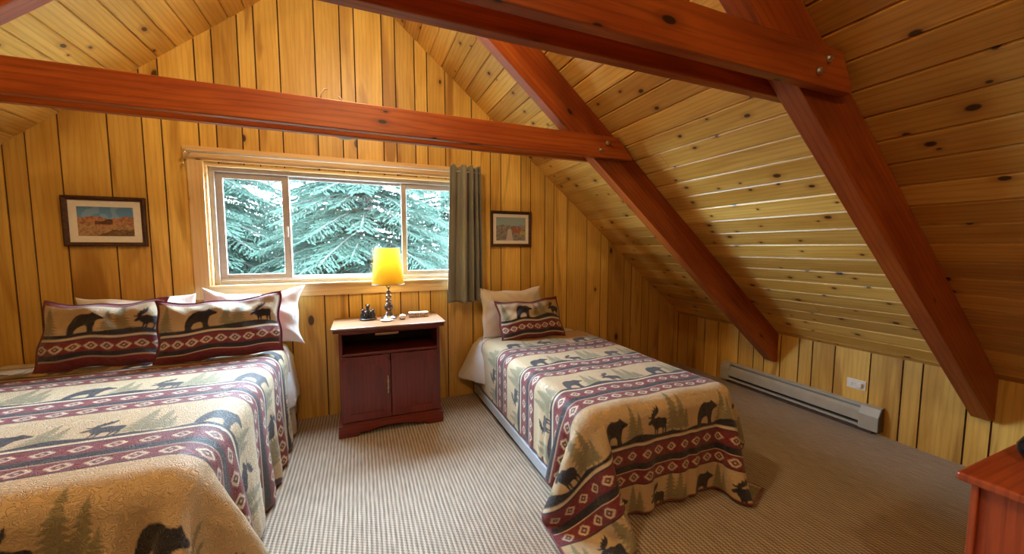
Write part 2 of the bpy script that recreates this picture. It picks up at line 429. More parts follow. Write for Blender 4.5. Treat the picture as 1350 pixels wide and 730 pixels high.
# ------------------------------------------------------------------ rafters and tie beams
DP = .222     # rafter depth under the boards
def rafter(y0, side, label):
    t0 = .035; c0, c1 = 0.002, DP
    def P(s, d):
        return (RX + side * (s / CO) - side * SL / CO * d, RZ - SL * s / CO - d / CO)
    smax = (XR - RX) * CO if side > 0 else (RX - XL) * CO
    xw = (XR - .004) if side > 0 else (XL + .004)
    # bottom end is cut plumb on the knee wall; top end plumb on the ridge line
    def onx(x, d): # z of the line at depth d for a given x
        return RZ - SL * abs(x - RX) - d * (1 / CO + SL * SL / CO)
    dd = .002
    pts = [(RX + side * .021, onx(RX + side * .021, dd)), (xw, onx(xw, dd)), (xw, onx(xw, DP) + .035), (xw - side * .05, onx(xw - side * .05, DP)), (RX + side * .021, onx(RX + side * .021, DP))]
    bm = bmesh.new(); prism(bm, pts, 'y', y0, y0 + .08)
    uv = bm.loops.layers.uv.new('UVMap'); tn = bm.verts.layers.float.new('tone')
    bmesh.ops.recalc_face_normals(bm, faces=bm.faces)
    ou, ov = random.uniform(0, 40), random.uniform(0, 40)
    for v in bm.verts: v[tn] = .5
    for f in bm.faces:
        for l in f.loops:
            c = l.vert.co; s = (abs(c.x - RX) - SL * c.z) / CO; d = (SL * abs(c.x - RX) + c.z) / CO
            l[uv].uv = (s + ou, d + ov if abs(f.normal.y) > .5 else c.y + ov + 1)
    o = fin('rafter', bm, M['beam'], None, bevel=.004, recalc=False)
    return tag(o, label, 'beam', 'sloping rafters under the ceiling')
rafter(2.118, 1, 'red-stained sloping rafter nearer the window wall, coming down by the baseboard heater')
rafter(.888, 1, 'large red-stained sloping rafter coming down right of the white outlet')
rafter(2.118, -1, 'left-hand sloping rafter at the top left corner of the ceiling')
rafter(.888, -1, 'left-hand sloping rafter nearer the foot of the large bed')
uvbox('ridge_beam', (RX - .02, RX + .02, YB, YW - .001, RZ - .3, RZ - .028), M['beam'], axis=1)
tag(bpy.data.objects['ridge_beam'], 'long ridge beam along the peak of the ceiling', 'beam')
def tie(y0, y1, z0, z1, label, xe=None, bolts=0):
    xe = xe or 1.66
    xr = RX + (RZ - z1 - .02) / SL; xl = 2 * RX - xr
    bm = bmesh.new()
    # ends trimmed along the roof slope
    xb = RX + (RZ - z0 - .02) / SL
    xr, xb = min(xr, xe - .03), min(xb, xe)
    prism(bm, [(2 * RX - xb, z0), (xb, z0), (xb, z0 + .02), (xr, z1), (2 * RX - xr, z1), (2 * RX - xb, z0 + .02)], 'y', y0, y1)
    o = wfin('tie_beam', bm, M['beam'], None, 0, .62, .004)
    tag(o, label, 'beam', 'horizontal tie beams')
    for k in range(bolts):
        bx = (xr - .085 - .05 * k, z0 + .095 - .05 * k)
        bm = bmesh.new()
        m = Matrix.Translation((bx[0], y0 - .003, bx[1])) @ Matrix.Rotation(PI / 2, 4, 'X')
        bmesh.ops.create_cone(bm, segments=16, radius1=.014, radius2=.014, depth=.004, cap_ends=True, matrix=m)
        m = Matrix.Translation((bx[0], y0 - .009, bx[1])) @ Matrix.Rotation(PI / 2, 4, 'X')
        bmesh.ops.create_cone(bm, segments=6, radius1=.009, radius2=.009, depth=.010, cap_ends=True, matrix=m)
        fin('bolt', bm, M['steel'], o)
    return o
tie(2.075, 2.1165, 1.925, 2.062, 'long orange-brown tie beam facing the room, in front of the window', 1.72, 2)
tie(2.1995, 2.238, 1.925, 2.062, 'tie beam on the window side of the rafter, hidden behind the front one', 1.70)
tie(.846, .8865, 1.905, 2.04, 'dark red tie beam nearest the camera with two bolts at its right end', 1.70, 2)
tie(.9695, 1.008, 1.905, 2.04, 'dark red tie beam with grey underside just behind the nearest one', 1.66)

# ------------------------------------------------------------------ pattern raster
BEAR = [(.02, 0), (0, .25), (.02, .5), (.1, .75), (.25, .92), (.45, 1), (.65, .96), (.8, .98), (.86, 1.05), (.93, .99), (1.05, .9), (1.25, .79), (1.22, .7), (1.05, .66), (.95, .58), (.92, .4), (.9, .2), (.95, 0), (.70, 0), (.68, .25), (.6, .38), (.45, .36), (.34, .3), (.25, .12), (.28, 0)]
MOOSE = [(0, .60), (.02, .70), (.15, .80), (.22, .86), (.05, .88), (.0, .99), (.12, .94), (.2, .96), (.22, 1.1), (.30, 1.08), (.33, 1.25), (.42, 1.18), (.48, 1.36), (.55, 1.24), (.66, 1.42), (.70, 1.2), (.62, 1.06), (.5, .98), (.4, .92), (.38, .85), (.5, .86), (.62, .90), (.8, .82), (1.0, .82), (1.12, .75), (1.15, .6), (1.12, .45), (1.13, .2), (1.1, 0), (1.03, 0), (1.04, .25), (1.0, .36), (.96, .2), (.95, 0), (.88, 0), (.89, .26), (.84, .36), (.66, .36), (.62, .2), (.61, 0), (.54, 0), (.55, .26), (.52, .34), (.48, .2), (.47, 0), (.40, 0), (.41, .3), (.36, .46), (.28, .52), (.22, .62), (.12, .56)]
def tree_poly(seed, n=9):
    r = random.Random(seed); L, R = [], []
    for i in range(n):
        y = 1 - i / n; w = .04 + .30 * (i + 1) / n * r.uniform(.85, 1.15)
        L += [(-w * .35, y + .01), (-w, y - .85 / n)]; R += [(w * .35, y + .01), (w * r.uniform(.85, 1.1), y - .85 / n)]
    return [(0, 1.12)] + R + [(.05, .1), (.05, 0), (-.05, 0), (-.05, .1)] + L[::-1]
TREES = [tree_poly(i) for i in range(4)]
C_TAN, C_RED, C_BLK, C_LINE, C_TREE = [np.array(c) for c in ((.60, .47, .28), (.20, .014, .026), (.010, .010, .020), (.74, .64, .48), (.21, .205, .11))]
class Raster:
    """colour field on a regular grid; a across, s down the cloth (m)"""
    def __init__(s, a0, a1, s0, s1, cell):
        s.c = cell / 2; s.na = int(round((a1 - a0) / cell)) + 1; s.ns = int(round((s1 - s0) / cell)) + 1
        s.a = a0 + (np.arange(s.na * 2) - .5) * s.c; s.s = s0 + (np.arange(s.ns * 2) - .5) * s.c
        s.img = np.empty((s.ns * 2, s.na * 2, 3)); s.img[:] = C_TAN; s.a0, s.s0 = a0, s0
        s.A, s.S = np.meshgrid(s.a, s.s)
    def rect(s, m, col, al=1.):
        s.img[m] = s.img[m] * (1 - al) + col * al
    def poly(s, pts, ca, cs, size, col, al=1., flip=False, rag=0):
        p = np.array(pts) * size; p[:, 0] *= -1 if flip else 1
        p[:, 0] += ca; p[:, 1] = cs - p[:, 1]
        i0, i1 = np.searchsorted(s.a, [p[:, 0].min(), p[:, 0].max()]); j0, j1 = np.searchsorted(s.s, [p[:, 1].min(), p[:, 1].max()])
        if i1 <= i0 or j1 <= j0: return
        X, Y = s.A[j0:j1, i0:i1], s.S[j0:j1, i0:i1]; ins = np.zeros(X.shape, bool)
        q = np.roll(p, -1, 0)
        for (x1, y1), (x2, y2) in zip(p, q):
            if y1 == y2: continue
            ins ^= ((y1 > Y) != (y2 > Y)) & (X < (x2 - x1) * (Y - y1) / (y2 - y1) + x1)
        sub = s.img[j0:j1, i0:i1]; sub[ins] = sub[ins] * (1 - al) + col * al
    def diamonds(s, sc, pitch, r, a_off=0.):
        band = np.abs(s.S - sc) < r * 1.1
        u = ((s.A[band] - a_off) / pitch + .5) % 1 - .5; x = np.abs(u * pitch) / r; y = np.abs(s.S[band] - sc) / r
        st = np.floor(y * 5) / 5; d = x * .8 + y * .95; dq = x * .8 + st * 1.0
        c = s.img[band]
        out = (dq < .95) & (d > .60); c[out & ~((x < .16) & (y > .8))] = C_LINE
        ray = (x > .6) & (x < 1.08) & (y < .12); c[ray] = C_LINE
        c[(d <= .60) & (d > .34)] = C_BLK * 2 + C_RED * .5; c[d <= .34] = C_RED * .8; c[d < .2] = C_LINE
        s.img[band] = c
    def band(s, s0, k=1., pitch=.0855, a_off=0., thin=False):
        """ornament band: light line, red with diamonds, black, red with diamonds"""
        S, A = s.S, s.A
        s.rect((S >= s0) & (S < s0 + .205 * k), C_RED)
        s.rect((S >= s0) & (S < s0 + .014 * k), C_LINE)
        s.rect((S >= s0 + .014 * k) & (S < s0 + .021 * k), C_BLK)
        s.rect((S >= s0 + .028 * k) & (S < s0 + .031 * k), C_BLK * 3)
        s.rect((S >= s0 + .088 * k) & (S < s0 + .091 * k), C_BLK * 3)
        s.rect((S >= s0 + .096 * k) & (S < s0 + .130 * k), C_BLK)
        s.rect((S >= s0 + .130 * k) & (S < s0 + .135 * k), C_LINE)
        s.rect((S >= s0 + .148 * k) & (S < s0 + .150 * k), C_RED * .5)
        s.rect((S >= s0 + .188 * k) & (S < s0 + .190 * k), C_RED * .5)
        s.rect((S >= s0 + .200 * k) & (S < s0 + .206 * k), C_BLK)
        s.diamonds(s0 + .060 * k, pitch, .024 * k, a_off); s.diamonds(s0 + .169 * k, pitch, .026 * k, a_off + .01)
    def scene(s, s1, k, a_off, rep=.6, seed=0):
        """animals and trees standing on the dark ground that ends at s1"""
        S, A = s.S, s.A
        def gh(a): # ground height
            return k * (.018 + .016 * np.maximum(0, np.sin((a - a_off) * 2 * PI / rep * 1. - .9)) ** 1.2 + .006 * np.sin((a - a_off) * 2 * PI / rep * 3 + 1))
        a_lo, a_hi = s.a[0], s.a[-1]
        n0 = int((a_lo - a_off) / rep) - 2; n1 = int((a_hi - a_off) / rep) + 2
        rr = random.Random(seed)
        for n in range(n0, n1):
            b = a_off + n * rep
            for (x, h, ti) in ((.175, .15, 0), (.215, .12, 1), (.43, .19, 2), (.485, .165, 3), (.52, .10, 1)):
                s.poly(TREES[ti], b + x * k, s1 - .016 * k, h * k, C_TREE, .82)
        s.rect((S < s1) & (S > s1 - gh(A)), C_BLK)
        for n in range(n0, n1):
            b = a_off + n * rep
            g = lambda x: float(gh(np.array(b + x)))
            s.poly(BEAR, b, s1 - g(.04 * k) + .010, .117 * k, C_BLK)
            s.poly(MOOSE, b + .27 * k, s1 - g(.33 * k) + .008, .105 * k, C_BLK)
    def vertex(s):
        i = s.img.reshape(s.ns, 2, s.na, 2, 3).mean((1, 3)); return i
def set_col(me, arr, name='pattern'):
    at = me.attributes.new(name, 'FLOAT_COLOR', 'POINT')
    c = np.ones((arr.shape[0], 4), np.float32); c[:, :3] = arr; at.data.foreach_set('color', c.ravel())
def grid_mesh(name, P):
    n, m = P.shape[:2]; me = bpy.data.meshes.new(name)
    idx = np.arange(n * m).reshape(n, m)
    q = np.stack([idx[:-1, :-1], idx[:-1, 1:], idx[1:, 1:], idx[1:, :-1]], -1).reshape(-1, 4)
    me.vertices.add(n * m); me.vertices.foreach_set('co', P.reshape(-1, 3).astype(np.float32).ravel())
    me.loops.add(q.size); me.loops.foreach_set('vertex_index', q.ravel().astype(np.int32))
    me.polygons.add(len(q)); me.polygons.foreach_set('loop_start', (np.arange(len(q)) * 4).astype(np.int32))
    me.polygons.foreach_set('loop_total', np.full(len(q), 4, np.int32))
    me.polygons.foreach_set('use_smooth', np.ones(len(q), bool)); me.update(); return me

# ------------------------------------------------------------------ draped cloth (small position based solver)
def sdf(p, lo, hi, r):
    c = (np.array(lo) + hi) / 2; b = (np.array(hi) - lo) / 2 - r
    d = p - c; q = np.abs(d) - b; qm = np.maximum(q, 0); ln = np.linalg.norm(qm, axis=-1)
    ins = np.minimum(q.max(-1), 0); dist = ln + ins - r
    g = np.where(ln[..., None] > 1e-9, qm / np.maximum(ln, 1e-9)[..., None], 0)
    k = q.argmax(-1); gi = np.zeros_like(g); np.put_along_axis(gi, k[..., None], 1., -1)
    g = np.where(ln[..., None] > 1e-9, g, gi) * np.sign(d); return dist, g
def drape(x0, x1, y_head, y_foot, boxes, ztop, h=.04, steps=260, iters=14, seed=1, th=.010, stiff=1., floor=.012, noise=.006, pin_head=True, fric=.75, push=None):
    na = int(round((x1 - x0) / h)) + 1; ns = int(round((y_head - y_foot) / h)) + 1
    X, Y = np.meshgrid(np.linspace(x0, x1, na), np.linspace(y_head, y_foot, ns))
    P = np.stack([X, Y, np.full_like(X, ztop + .03)], -1); rg = np.random.default_rng(seed)
    P[..., 2] += rg.normal(0, noise, X.shape) * .5
    ha, hs = (x1 - x0) / (na - 1), (y_head - y_foot) / (ns - 1)
    con = []
    for st in (0, 1):
        con.append((slice(None), slice(st, na - 1, 2), 0, 1, ha, 1.)); con.append((slice(st, ns - 1, 2), slice(None), 1, 0, hs, 1.))
    dg = math.hypot(ha, hs)
    for st in (0, 1):
        con.append((slice(st, ns - 1, 2), slice(0, na - 1), 1, 1, dg, .25)); con.append((slice(st, ns - 1, 2), slice(1, na), 1, -1, dg, .25))
    for st in range(4):
        con.append((slice(None), slice(st, na - 2, 4), 0, 2, 2 * ha, .12 * stiff)); con.append((slice(st, ns - 2, 4), slice(None), 2, 0, 2 * hs, .12 * stiff))
    II, JJ = np.arange(ns), np.arange(na)
    V = np.zeros_like(P); dt = .016
    cs = []
    for si, sj, di, dj, L, k in con:
        i = II[si]; j = JJ[sj]; i = i[(i + di < ns)]; j = j[(j + dj < na) & (j + dj >= 0)]
        ia, ja = np.meshgrid(i, j, indexing='ij'); A = (ia * na + ja).ravel(); B = ((ia + di) * na + ja + dj).ravel()
        if di and dj:   # diagonals share nodes along a row: split by column parity
            for pz in (0, 1):
                mk = (ja.ravel() % 2) == pz; cs.append((A[mk], B[mk], L, k))
        else: cs.append((A, B, L, k))
    P = P.reshape(-1, 3); V = V.reshape(-1, 3); rest = P.copy()
    lo, hi, _r = boxes[0]; top = (rest[:, 0] > lo[0] + .07) & (rest[:, 0] < hi[0] - .07) & (rest[:, 1] > lo[1] + .07)
    for it in range(steps):
        V[:, 2] -= 9.8 * dt; V *= .975; Q = P + V * dt
        if push is not None: Q = push(Q, it)
        for _ in range(iters):
            for A, B, L, k in cs:
                d = Q[A] - Q[B]; ln = np.linalg.norm(d, axis=1)
                if k < .2:   # bending: resist folding shorter
                    w = np.where(ln < L, k, 0) * (ln - L) / np.maximum(ln, 1e-9) * .5
                else: w = k * (ln - L) / np.maximum(ln, 1e-9) * .5
                c = d * w[:, None]; Q[A] -= c; Q[B] += c
            for lo, hi, r in boxes:
                ds, g = sdf(Q, lo, hi, r); m = ds < th
                if m.any():
                    cr = g[m] * (th - ds[m])[:, None]; Q[m] += cr
                    dl = Q[m] - P[m]; tn = dl - g[m] * (dl * g[m]).sum(1)[:, None]
                    Q[m] -= tn * fric * (0.5 if it < 60 else 1) / iters * 3
            m = Q[:, 2] < floor
            if m.any():
                Q[m, 2] = floor; Q[m, :2] -= (Q[m, :2] - P[m, :2]) * .3
            Q[top, :2] = rest[top, :2]
        V = (Q - P) / dt; sp = np.linalg.norm(V, axis=1); V *= np.minimum(1, 3. / np.maximum(sp, 1e-9))[:, None]
        P = Q
    return P.reshape(ns, na, 3)
def crom(P, n, axis):
    P = np.moveaxis(P, axis, 0); m = P.shape[0]
    t = np.linspace(0, m - 1, n); i = np.minimum(t.astype(int), m - 2); f = (t - i).reshape((-1,) + (1,) * (P.ndim - 1))
    g = lambda k: P[np.clip(i + k, 0, m - 1)]
    p0, p1, p2, p3 = g(-1), g(0), g(1), g(2)
    p0 = np.where((i == 0).reshape(f.shape), 2 * p1 - p2, p0); p3 = np.where((i == m - 2).reshape(f.shape), 2 * p2 - p1, p3)
    R = .5 * (2 * p1 + (p2 - p0) * f + (2 * p0 - 5 * p1 + 4 * p2 - p3) * f ** 2 + (3 * p1 - p0 - 3 * p2 + p3) * f ** 3)
    return np.moveaxis(R, 0, axis)
def refine(P, ns, na, boxes, th=.010, floor=.010):
    P = crom(crom(P, ns, 0), na, 1)
    for lo, hi, r in boxes:
        ds, g = sdf(P, lo, hi, r); P = P + g * np.maximum(0, th - ds)[..., None]
    P[..., 2] = np.maximum(P[..., 2], floor); return P
def cloth_obj(name, P, mat, cols=None, thick=.007, hem=None):
    me = grid_mesh(name, P)
    if cols is not None: set_col(me, cols.reshape(-1, 3))
    o = link(name, me, mat)
    m = o.modifiers.new('thick', 'SOLIDIFY'); m.thickness = thick; m.offset = -1
    if hem:
        E = np.concatenate([P[:, 0], P[-1, 1:], P[-2::-1, -1]])[::2]
        bm = bmesh.new(); tube(bm, [tuple(p) for p in E], .006, 6); fin('binding', bm, hem, o, smooth=True)
    return o

# ------------------------------------------------------------------ beds
def bed(name, x0, x1, y0, y1, zt, zb, zm, label, cat='bed'):
    cx, cy = (x0 + x1) / 2, (y0 + y1) / 2
    r = empty(name, (cx, cy, 0)); tag(r, label, cat)
    def loc(o): o.location = (-cx, -cy, 0); return o
    bm = bmesh.new(); box(bm, x0, x1, y0, y1, zm, zt); loc(fin('mattress', bm, M['sheet'], r, bevel=.05, seg=5, smooth=True))
    bm = bmesh.new(); box(bm, x0 + .012, x1 - .012, y0 + .012, y1 - .004, zb, zm - .002); loc(fin('box_spring', bm, M['ticking'], r, bevel=.012, seg=3))
    bm = bmesh.new()
    bm.free()
    for yy in (y0 + .02, (y0 + y1) / 2, y1 - .05):
        bm = bmesh.new(); box(bm, x0 - .004, x1 + .004, yy, yy + .03, zb - .012, zb - .001); loc(fin('cross_bar', bm, M['steel'], r))
    for xx in (x0 - .030, x1 + .004):
        bm = bmesh.new(); box(bm, xx, xx + .026, y0 + .02, y1 - .01, zb - .012, zb + .055); loc(fin('side_rail', bm, M['rail'], r, bevel=.003))
    for xx in (x0 + .06, x1 - .06):
        for yy in (y0 + .10, y1 - .12):
            bm = bmesh.new(); lathe(bm, [(.022, 0), (.022, .012), (.014, .016), (.014, zb - .012)], (xx, yy, 0), 16); loc(fin('leg', bm, M['black'], r))
    return r
TX0, TX1, TY0, TY1, TZ = .955, 1.925, 1.43, 3.20, .545
bed('twin_bed', TX0, TX1, TY0, TY1, TZ, .060, .32, 'single bed with a low pale base standing right of the nightstand')
QX0, QX1, QY0, QY1, QZ = -2.03, -.51, 1.40, 3.20, .635
bed('queen_bed', QX0, QX1, QY0, QY1, QZ, .10, .36, 'large double bed on the left under the window, left of the nightstand')
tb = [((TX0, TY0, -.5), (TX1, TY1, TZ), .06)]; qb = [((QX0, QY0, -.5), (QX1, QY1, QZ), .075)]
# white sheets showing at the heads
P = drape(TX0 - .31, TX1 + .31, 3.19, 2.45, tb, TZ, .045, 160, 10, 5, th=.004)
P = refine(P, 66, 150, tb, .004)
d = np.clip((TZ - .02 - P[..., 2]) / .3, 0, 1); P[..., 0] -= np.where(P[..., 0] < TX0, d * .17 * np.clip((P[..., 1] - 2.85) / .3, 0, 1), 0)
tag(cloth_obj('bed_sheet', P, M['sheet'], thick=.003), 'white sheet hanging over the left edge at the head of the single bed', 'sheet')
P = drape(QX0 - .3, QX1 + .36, 3.19, 2.3, qb, QZ, .045, 160, 10, 6, th=.004)
P = refine(P, 80, 170, qb, .004)
d = np.clip((QZ - .02 - P[..., 2]) / .3, 0, 1); P[..., 0] += np.where(P[..., 0] > QX1, d * (.05 + .02 * np.sin(P[..., 1] * 22)) * np.clip((P[..., 1] - 2.8) / .2, 0, 1), 0)
tag(cloth_obj('bed_sheet', P, M['sheet'], thick=.003), 'white sheet hanging over the right edge at the head of the large bed', 'sheet')
# quilts
def quilt(x0, x1, yh, yf, boxes, zt, scale, a_off, starts, label, seed, post=None, cell=.004):
    P = drape(x0, x1, yh, yf, boxes, zt, .04, 340, 12, seed, th=.016, stiff=.35)
    R = Raster(x0, x1, 0, yh - yf, cell)
    s_prev = None
    for i, s1 in enumerate(starts):
        R.scene(s1, scale, a_off, .6 * scale, i)
    for s1 in starts: R.band(s1, scale, .0855 * scale, a_off)
    # burgundy binding round the hem
    W, Ln = x1 - x0, yh - yf
    e = np.minimum.reduce([R.A - x0, x1 - R.A, R.S, Ln - R.S]); R.rect(e < .012, C_RED * .8)
    P = refine(P, R.ns, R.na, boxes, .014)
    if post: P = post(P, R)
    o = cloth_obj('quilt', P, M['quilt'], R.vertex(), .008)
    return tag(o, label, 'quilt', 'printed quilts with bears and moose')
def tpost(P, R):
    A, S = np.meshgrid(np.linspace(R.a[0], R.a[-1], P.shape[1]), np.linspace(0, 1, P.shape[0]))
    P[..., 2] += .004 * np.sin(A * 17 + 2 * np.sin(S * 9)) * np.clip((P[..., 2] - .5) * 20, 0, 1)
    return P
quilt(TX0 - .405, TX1 + .27, 2.975, TY0 - .51, tb, TZ, 1., 1.035, [.39, .83, 1.262, 1.70, 2.085], 'quilt with bears, moose and burgundy bands on the single bed', 3, tpost)
def qpost(P, R):
    d = np.clip((QZ - .05 - P[..., 2]) / .5, 0, 1); m = (P[..., 0] > QX1 - .01)
    w = np.sin(P[..., 1] * 2 * PI / .21 + .9 * np.sin(P[..., 1] * 5)) * .5 + .5
    P[..., 0] += np.where(m, d * .04 * w, 0)
    return P
quilt(QX0 - .30, QX1 + .58, 2.96, QY0 - .50, qb, QZ, 1.08, -1.268, [.25, .71, 1.215, 1.76], 'quilt with bears, moose and burgundy bands on the large bed', 4, qpost)

# ------------------------------------------------------------------ pillows
def pillow_mesh(W, H, T, seed, n=60, m=44, cols=None, flange=0., sag=0.02, pull=.05):
    u = np.linspace(-1, 1, n); v = np.linspace(-1, 1, m); U, Vv = np.meshgrid(u, v)
    fu = np.clip((1 - np.abs(U)) / (1 - 0) , 0, 1); fv = np.clip(1 - np.abs(Vv), 0, 1)
    if flange: fu = np.clip(fu - flange, 0, 1) / (1 - flange); fv = np.clip(fv - flange * W / H, 0, 1) / (1 - flange * W / H)
    prof = lambda f: np.clip(1 - (1 - f) ** 2.6, 0, 1) ** .62
    t = T / 2 * prof(fu) * prof(fv)
    rg = np.random.default_rng(seed)
    ph = rg.uniform(0, 6, 6)
    wr = .006 * np.sin(U * 7 + ph[0] + 3 * Vv) + .005 * np.sin(Vv * 9 + ph[1] + 2 * U) + .003 * np.sin(U * 19 + ph[2]) * np.cos(Vv * 13 + ph[3])
    X = W / 2 * U * (1 - pull * (1 - Vv ** 2)); Z = H / 2 * Vv * (1 - pull * 1.4 * (1 - U ** 2)) - sag * (1 - U ** 2) * (Vv > 0) * Vv
    X = X + .006 * np.sin(Vv * 6 + ph[4]); Z = Z + .006 * np.sin(U * 7 + ph[5])
    k = np.clip(t / (T * .25), 0, 1)
    F = np.stack([X, -(t + wr * k) - .0015, Z + H / 2], -1); Bk = np.stack([X, t + wr * k * .5 + .0015, Z + H / 2], -1)[:, ::-1]
    bn = n * m
    V = np.concatenate([F.reshape(-1, 3), Bk.reshape(-1, 3)])
    idx = np.arange(bn).reshape(m, n); q = []
    for base, I in ((0, idx), (bn, idx)):
        I = I + base; q.append(np.stack([I[:-1, :-1], I[:-1, 1:], I[1:, 1:], I[1:, :-1]], -1).reshape(-1, 4))
    I, J = idx, (idx + bn)[:, ::-1]
    for a, b in ((I[0], J[0]), (I[-1][::-1], J[-1][::-1]), (I[:, 0][::-1], J[:, 0][::-1]), (I[:, -1], J[:, -1])):
        q.append(np.stack([a[:-1], b[:-1], b[1:], a[1:]], -1))
    q = np.concatenate(q)
    me = bpy.data.meshes.new('pillow'); me.from_pydata(V.tolist(), [], q.tolist()); me.update()
    for p in me.polygons: p.use_smooth = True
    if cols is not None:
        c = cols[::-1].reshape(-1, 3); cb = cols[::-1][:, ::-1].reshape(-1, 3); set_col(me, np.concatenate([c, cb * 0 + C_RED]))
    return me
def pillow(name, W, H, T, loc, tilt, rz, roll, mat, label, cat, seed=0, group=None, sham=None, **k):
    cols = None
    if sham is not None:
        R = Raster(0, W, 0, H, .0045); S, A = R.S, R.A; g = H * .56
        R.poly(TREES[0], .085 * W, g - .01, .16, C_TREE, .8); R.poly(TREES[1], .56 * W, g - .02, .15, C_TREE, .8); R.poly(TREES[2], .66 * W, g - .02, .19, C_TREE, .8)
        gh = .020 + .022 * np.maximum(0, np.sin((A / W - .5) * 2 * PI * 1.1)) ; R.rect((S < g) & (S > g - gh), C_BLK)
        R.poly(BEAR, .24 * W, g - .018, .13, C_BLK); R.poly(MOOSE, .76 * W, g - .022, .10, C_BLK)
        R.rect((S >= g), C_RED); R.rect((S >= g) & (S < g + .014), C_LINE); R.rect((S >= g + .014) & (S < g + .02), C_BLK)
        R.diamonds(g + .060, .074, .027, .035)
        R.rect((S >= g + .092) & (S < g + .122), C_BLK); R.rect((S >= g + .122) & (S < g + .127), C_LINE)
        if H * .44 > .19: R.diamonds(g + .162, .074, .022, .035)
        e = np.minimum.reduce([A, W - A, S, H - S]); R.rect(e < .016, C_RED * .75)
        R.rect((S < .030) & (S > .012), C_RED)
        cols = R.vertex(); k['n'] = R.na; k['m'] = R.ns
    me = pillow_mesh(W, H, T, seed, cols=cols, **k); me.name = name
    o = link(name, me, mat); o.location = loc
    o.rotation_mode = 'XYZ'
    o.matrix_world = Matrix.Translation(loc) @ Matrix.Rotation(rz, 4, 'Z') @ Matrix.Rotation(-tilt, 4, 'X') @ Matrix.Rotation(roll, 4, 'Y')
    return tag(o, label, cat, group)
D = math.radians
zq, zt_ = QZ + .012, TZ + .008
pillow('bed_pillow', .62, .43, .15, (-.70, 3.03, zq), D(14), 0, 0, M['sheet'], 'white pillow standing behind the sham nearest the nightstand', 'pillow', 1, 'white pillows', pull=.13)
pillow('bed_pillow', .60, .40, .15, (-1.34, 3.05, zq), D(14), 0, 0, M['pillow'], 'off-white pillow behind the leftmost patterned sham', 'pillow', 2, 'white pillows')
pillow('pillow_sham', .56, .41, .13, (-1.385, 2.80, zq + .006), D(20), D(0), D(0), M['sham'], 'leftmost bear and moose pillow sham on the large bed', 'pillow', 3, 'patterned shams', sham=1, flange=.03)
pillow('pillow_sham', .66, .405, .13, (-.800, 2.76, zq + .006), D(20), D(2), D(-3), M['sham'], 'bear and moose pillow sham on the large bed beside the nightstand', 'pillow', 4, 'patterned shams', sham=1, flange=.03)
pillow('bed_pillow', .60, .44, .14, (1.265, 3.04, zt_), D(13), 0, 0, M['pillow'], 'cream pillow against the wall at the head of the single bed', 'pillow', 5, 'white pillows')
pillow('pillow_sham', .60, .37, .13, (1.36, 2.83, zt_ + .006), D(24), D(-2), D(-2), M['sham'], 'small bear and moose pillow sham on the single bed', 'pillow', 6, 'patterned shams', sham=1, flange=.03)

# ------------------------------------------------------------------ nightstand
NX0, NX1, NY0, NY1, NZ = -.155, .545, 2.80, 3.20, .785
nc = ((NX0 + NX1) / 2, (NY0 + NY1) / 2, 0)
ns_ = empty('nightstand', nc); tag(ns_, 'dark cherry nightstand with open shelf and two doors under the window', 'nightstand')
def nb(name, d, mat='cherry', axis=0, bevel=.003, parent=None):
    o = uvbox(name, d, M[mat], parent or ns_, axis=axis, bevel=bevel)
    if parent is None: o.location = (-nc[0], -nc[1], 0)
    return o
def nf(o): o.location = (-nc[0], -nc[1], 0); return o
nb('worktop', (NX0 - .045, NX1 + .045, NY0 - .025, NY1 + .01, NZ - .012, NZ), 'cherrytop', 0, .004)
nb('top_moulding', (NX0 - .035, NX1 + .035, NY0 - .016, NY1, NZ - .038, NZ - .0125), 'cherry', 0, .008)
nb('side_panel', (NX0, NX0 + .022, NY0, NY1, .10, NZ - .0385), axis=2)
nb('side_panel', (NX1 - .022, NX1, NY0, NY1, .10, NZ - .0385), axis=2)
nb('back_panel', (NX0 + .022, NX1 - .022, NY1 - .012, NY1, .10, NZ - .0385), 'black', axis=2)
nb('shelf', (NX0 + .022, NX1 - .022, NY0 + .004, NY1 - .012, .575, .595), axis=0)
nb('bottom_panel', (NX0 + .022, NX1 - .022, NY0 + .03, NY1 - .012, .10, .12), axis=0)
nb('top_rail', (NX0 + .022, NX1 - .022, NY0 + .002, NY0 + .02, NZ - .052, NZ - .0385), axis=0)
bm = bmesh.new(); box(bm, .085, .245, NY0 - .012, NY0 + .012, NZ - .068, NZ - .053)
nf(fin('drawer_lip', bm, M['brass'], ns_, bevel=.004)).data.materials[0] = M['cherrytop']
tag(bpy.data.objects['drawer_lip'], 'light wood pull under the top')
# plinth with scalloped skirt
bm = bmesh.new(); pts = [(NX0 - .018, 0), (NX0 + .10, 0), (NX0 + .12, .022), (NX0 + .15, .028), (NX0 + .17, .018), (NX0 + .20, .034), (NX0 + .26, .045)]
mid = (NX0 + NX1) / 2; pts = pts + [(mid, .05)] + [(2 * mid - x, z) for x, z in pts[::-1]]
prism(bm, pts + [(NX1 + .018, .09), (NX0 - .018, .09)], 'y', NY0 - .014, NY0 + .004)
nf(wfin('plinth', bm, M['cherry'], ns_, 0))
for a in (NX0 - .018, NX1 + .002):
    bm = bmesh.new(); prism(bm, [(NY0 + .004, 0), (NY0 + .08, 0), (NY0 + .11, .03), (NY1 - .11, .03), (NY1 - .08, 0), (NY1, 0), (NY1, .09), (NY0 + .004, .09)], 'x', a, a + .016)
    nf(wfin('side_plinth', bm, M['cherry'], ns_, 1))
nb('base_moulding', (NX0 - .012, NX1 + .012, NY0 - .010, NY1 - .001, .0905, .0995), axis=0, bevel=.004)
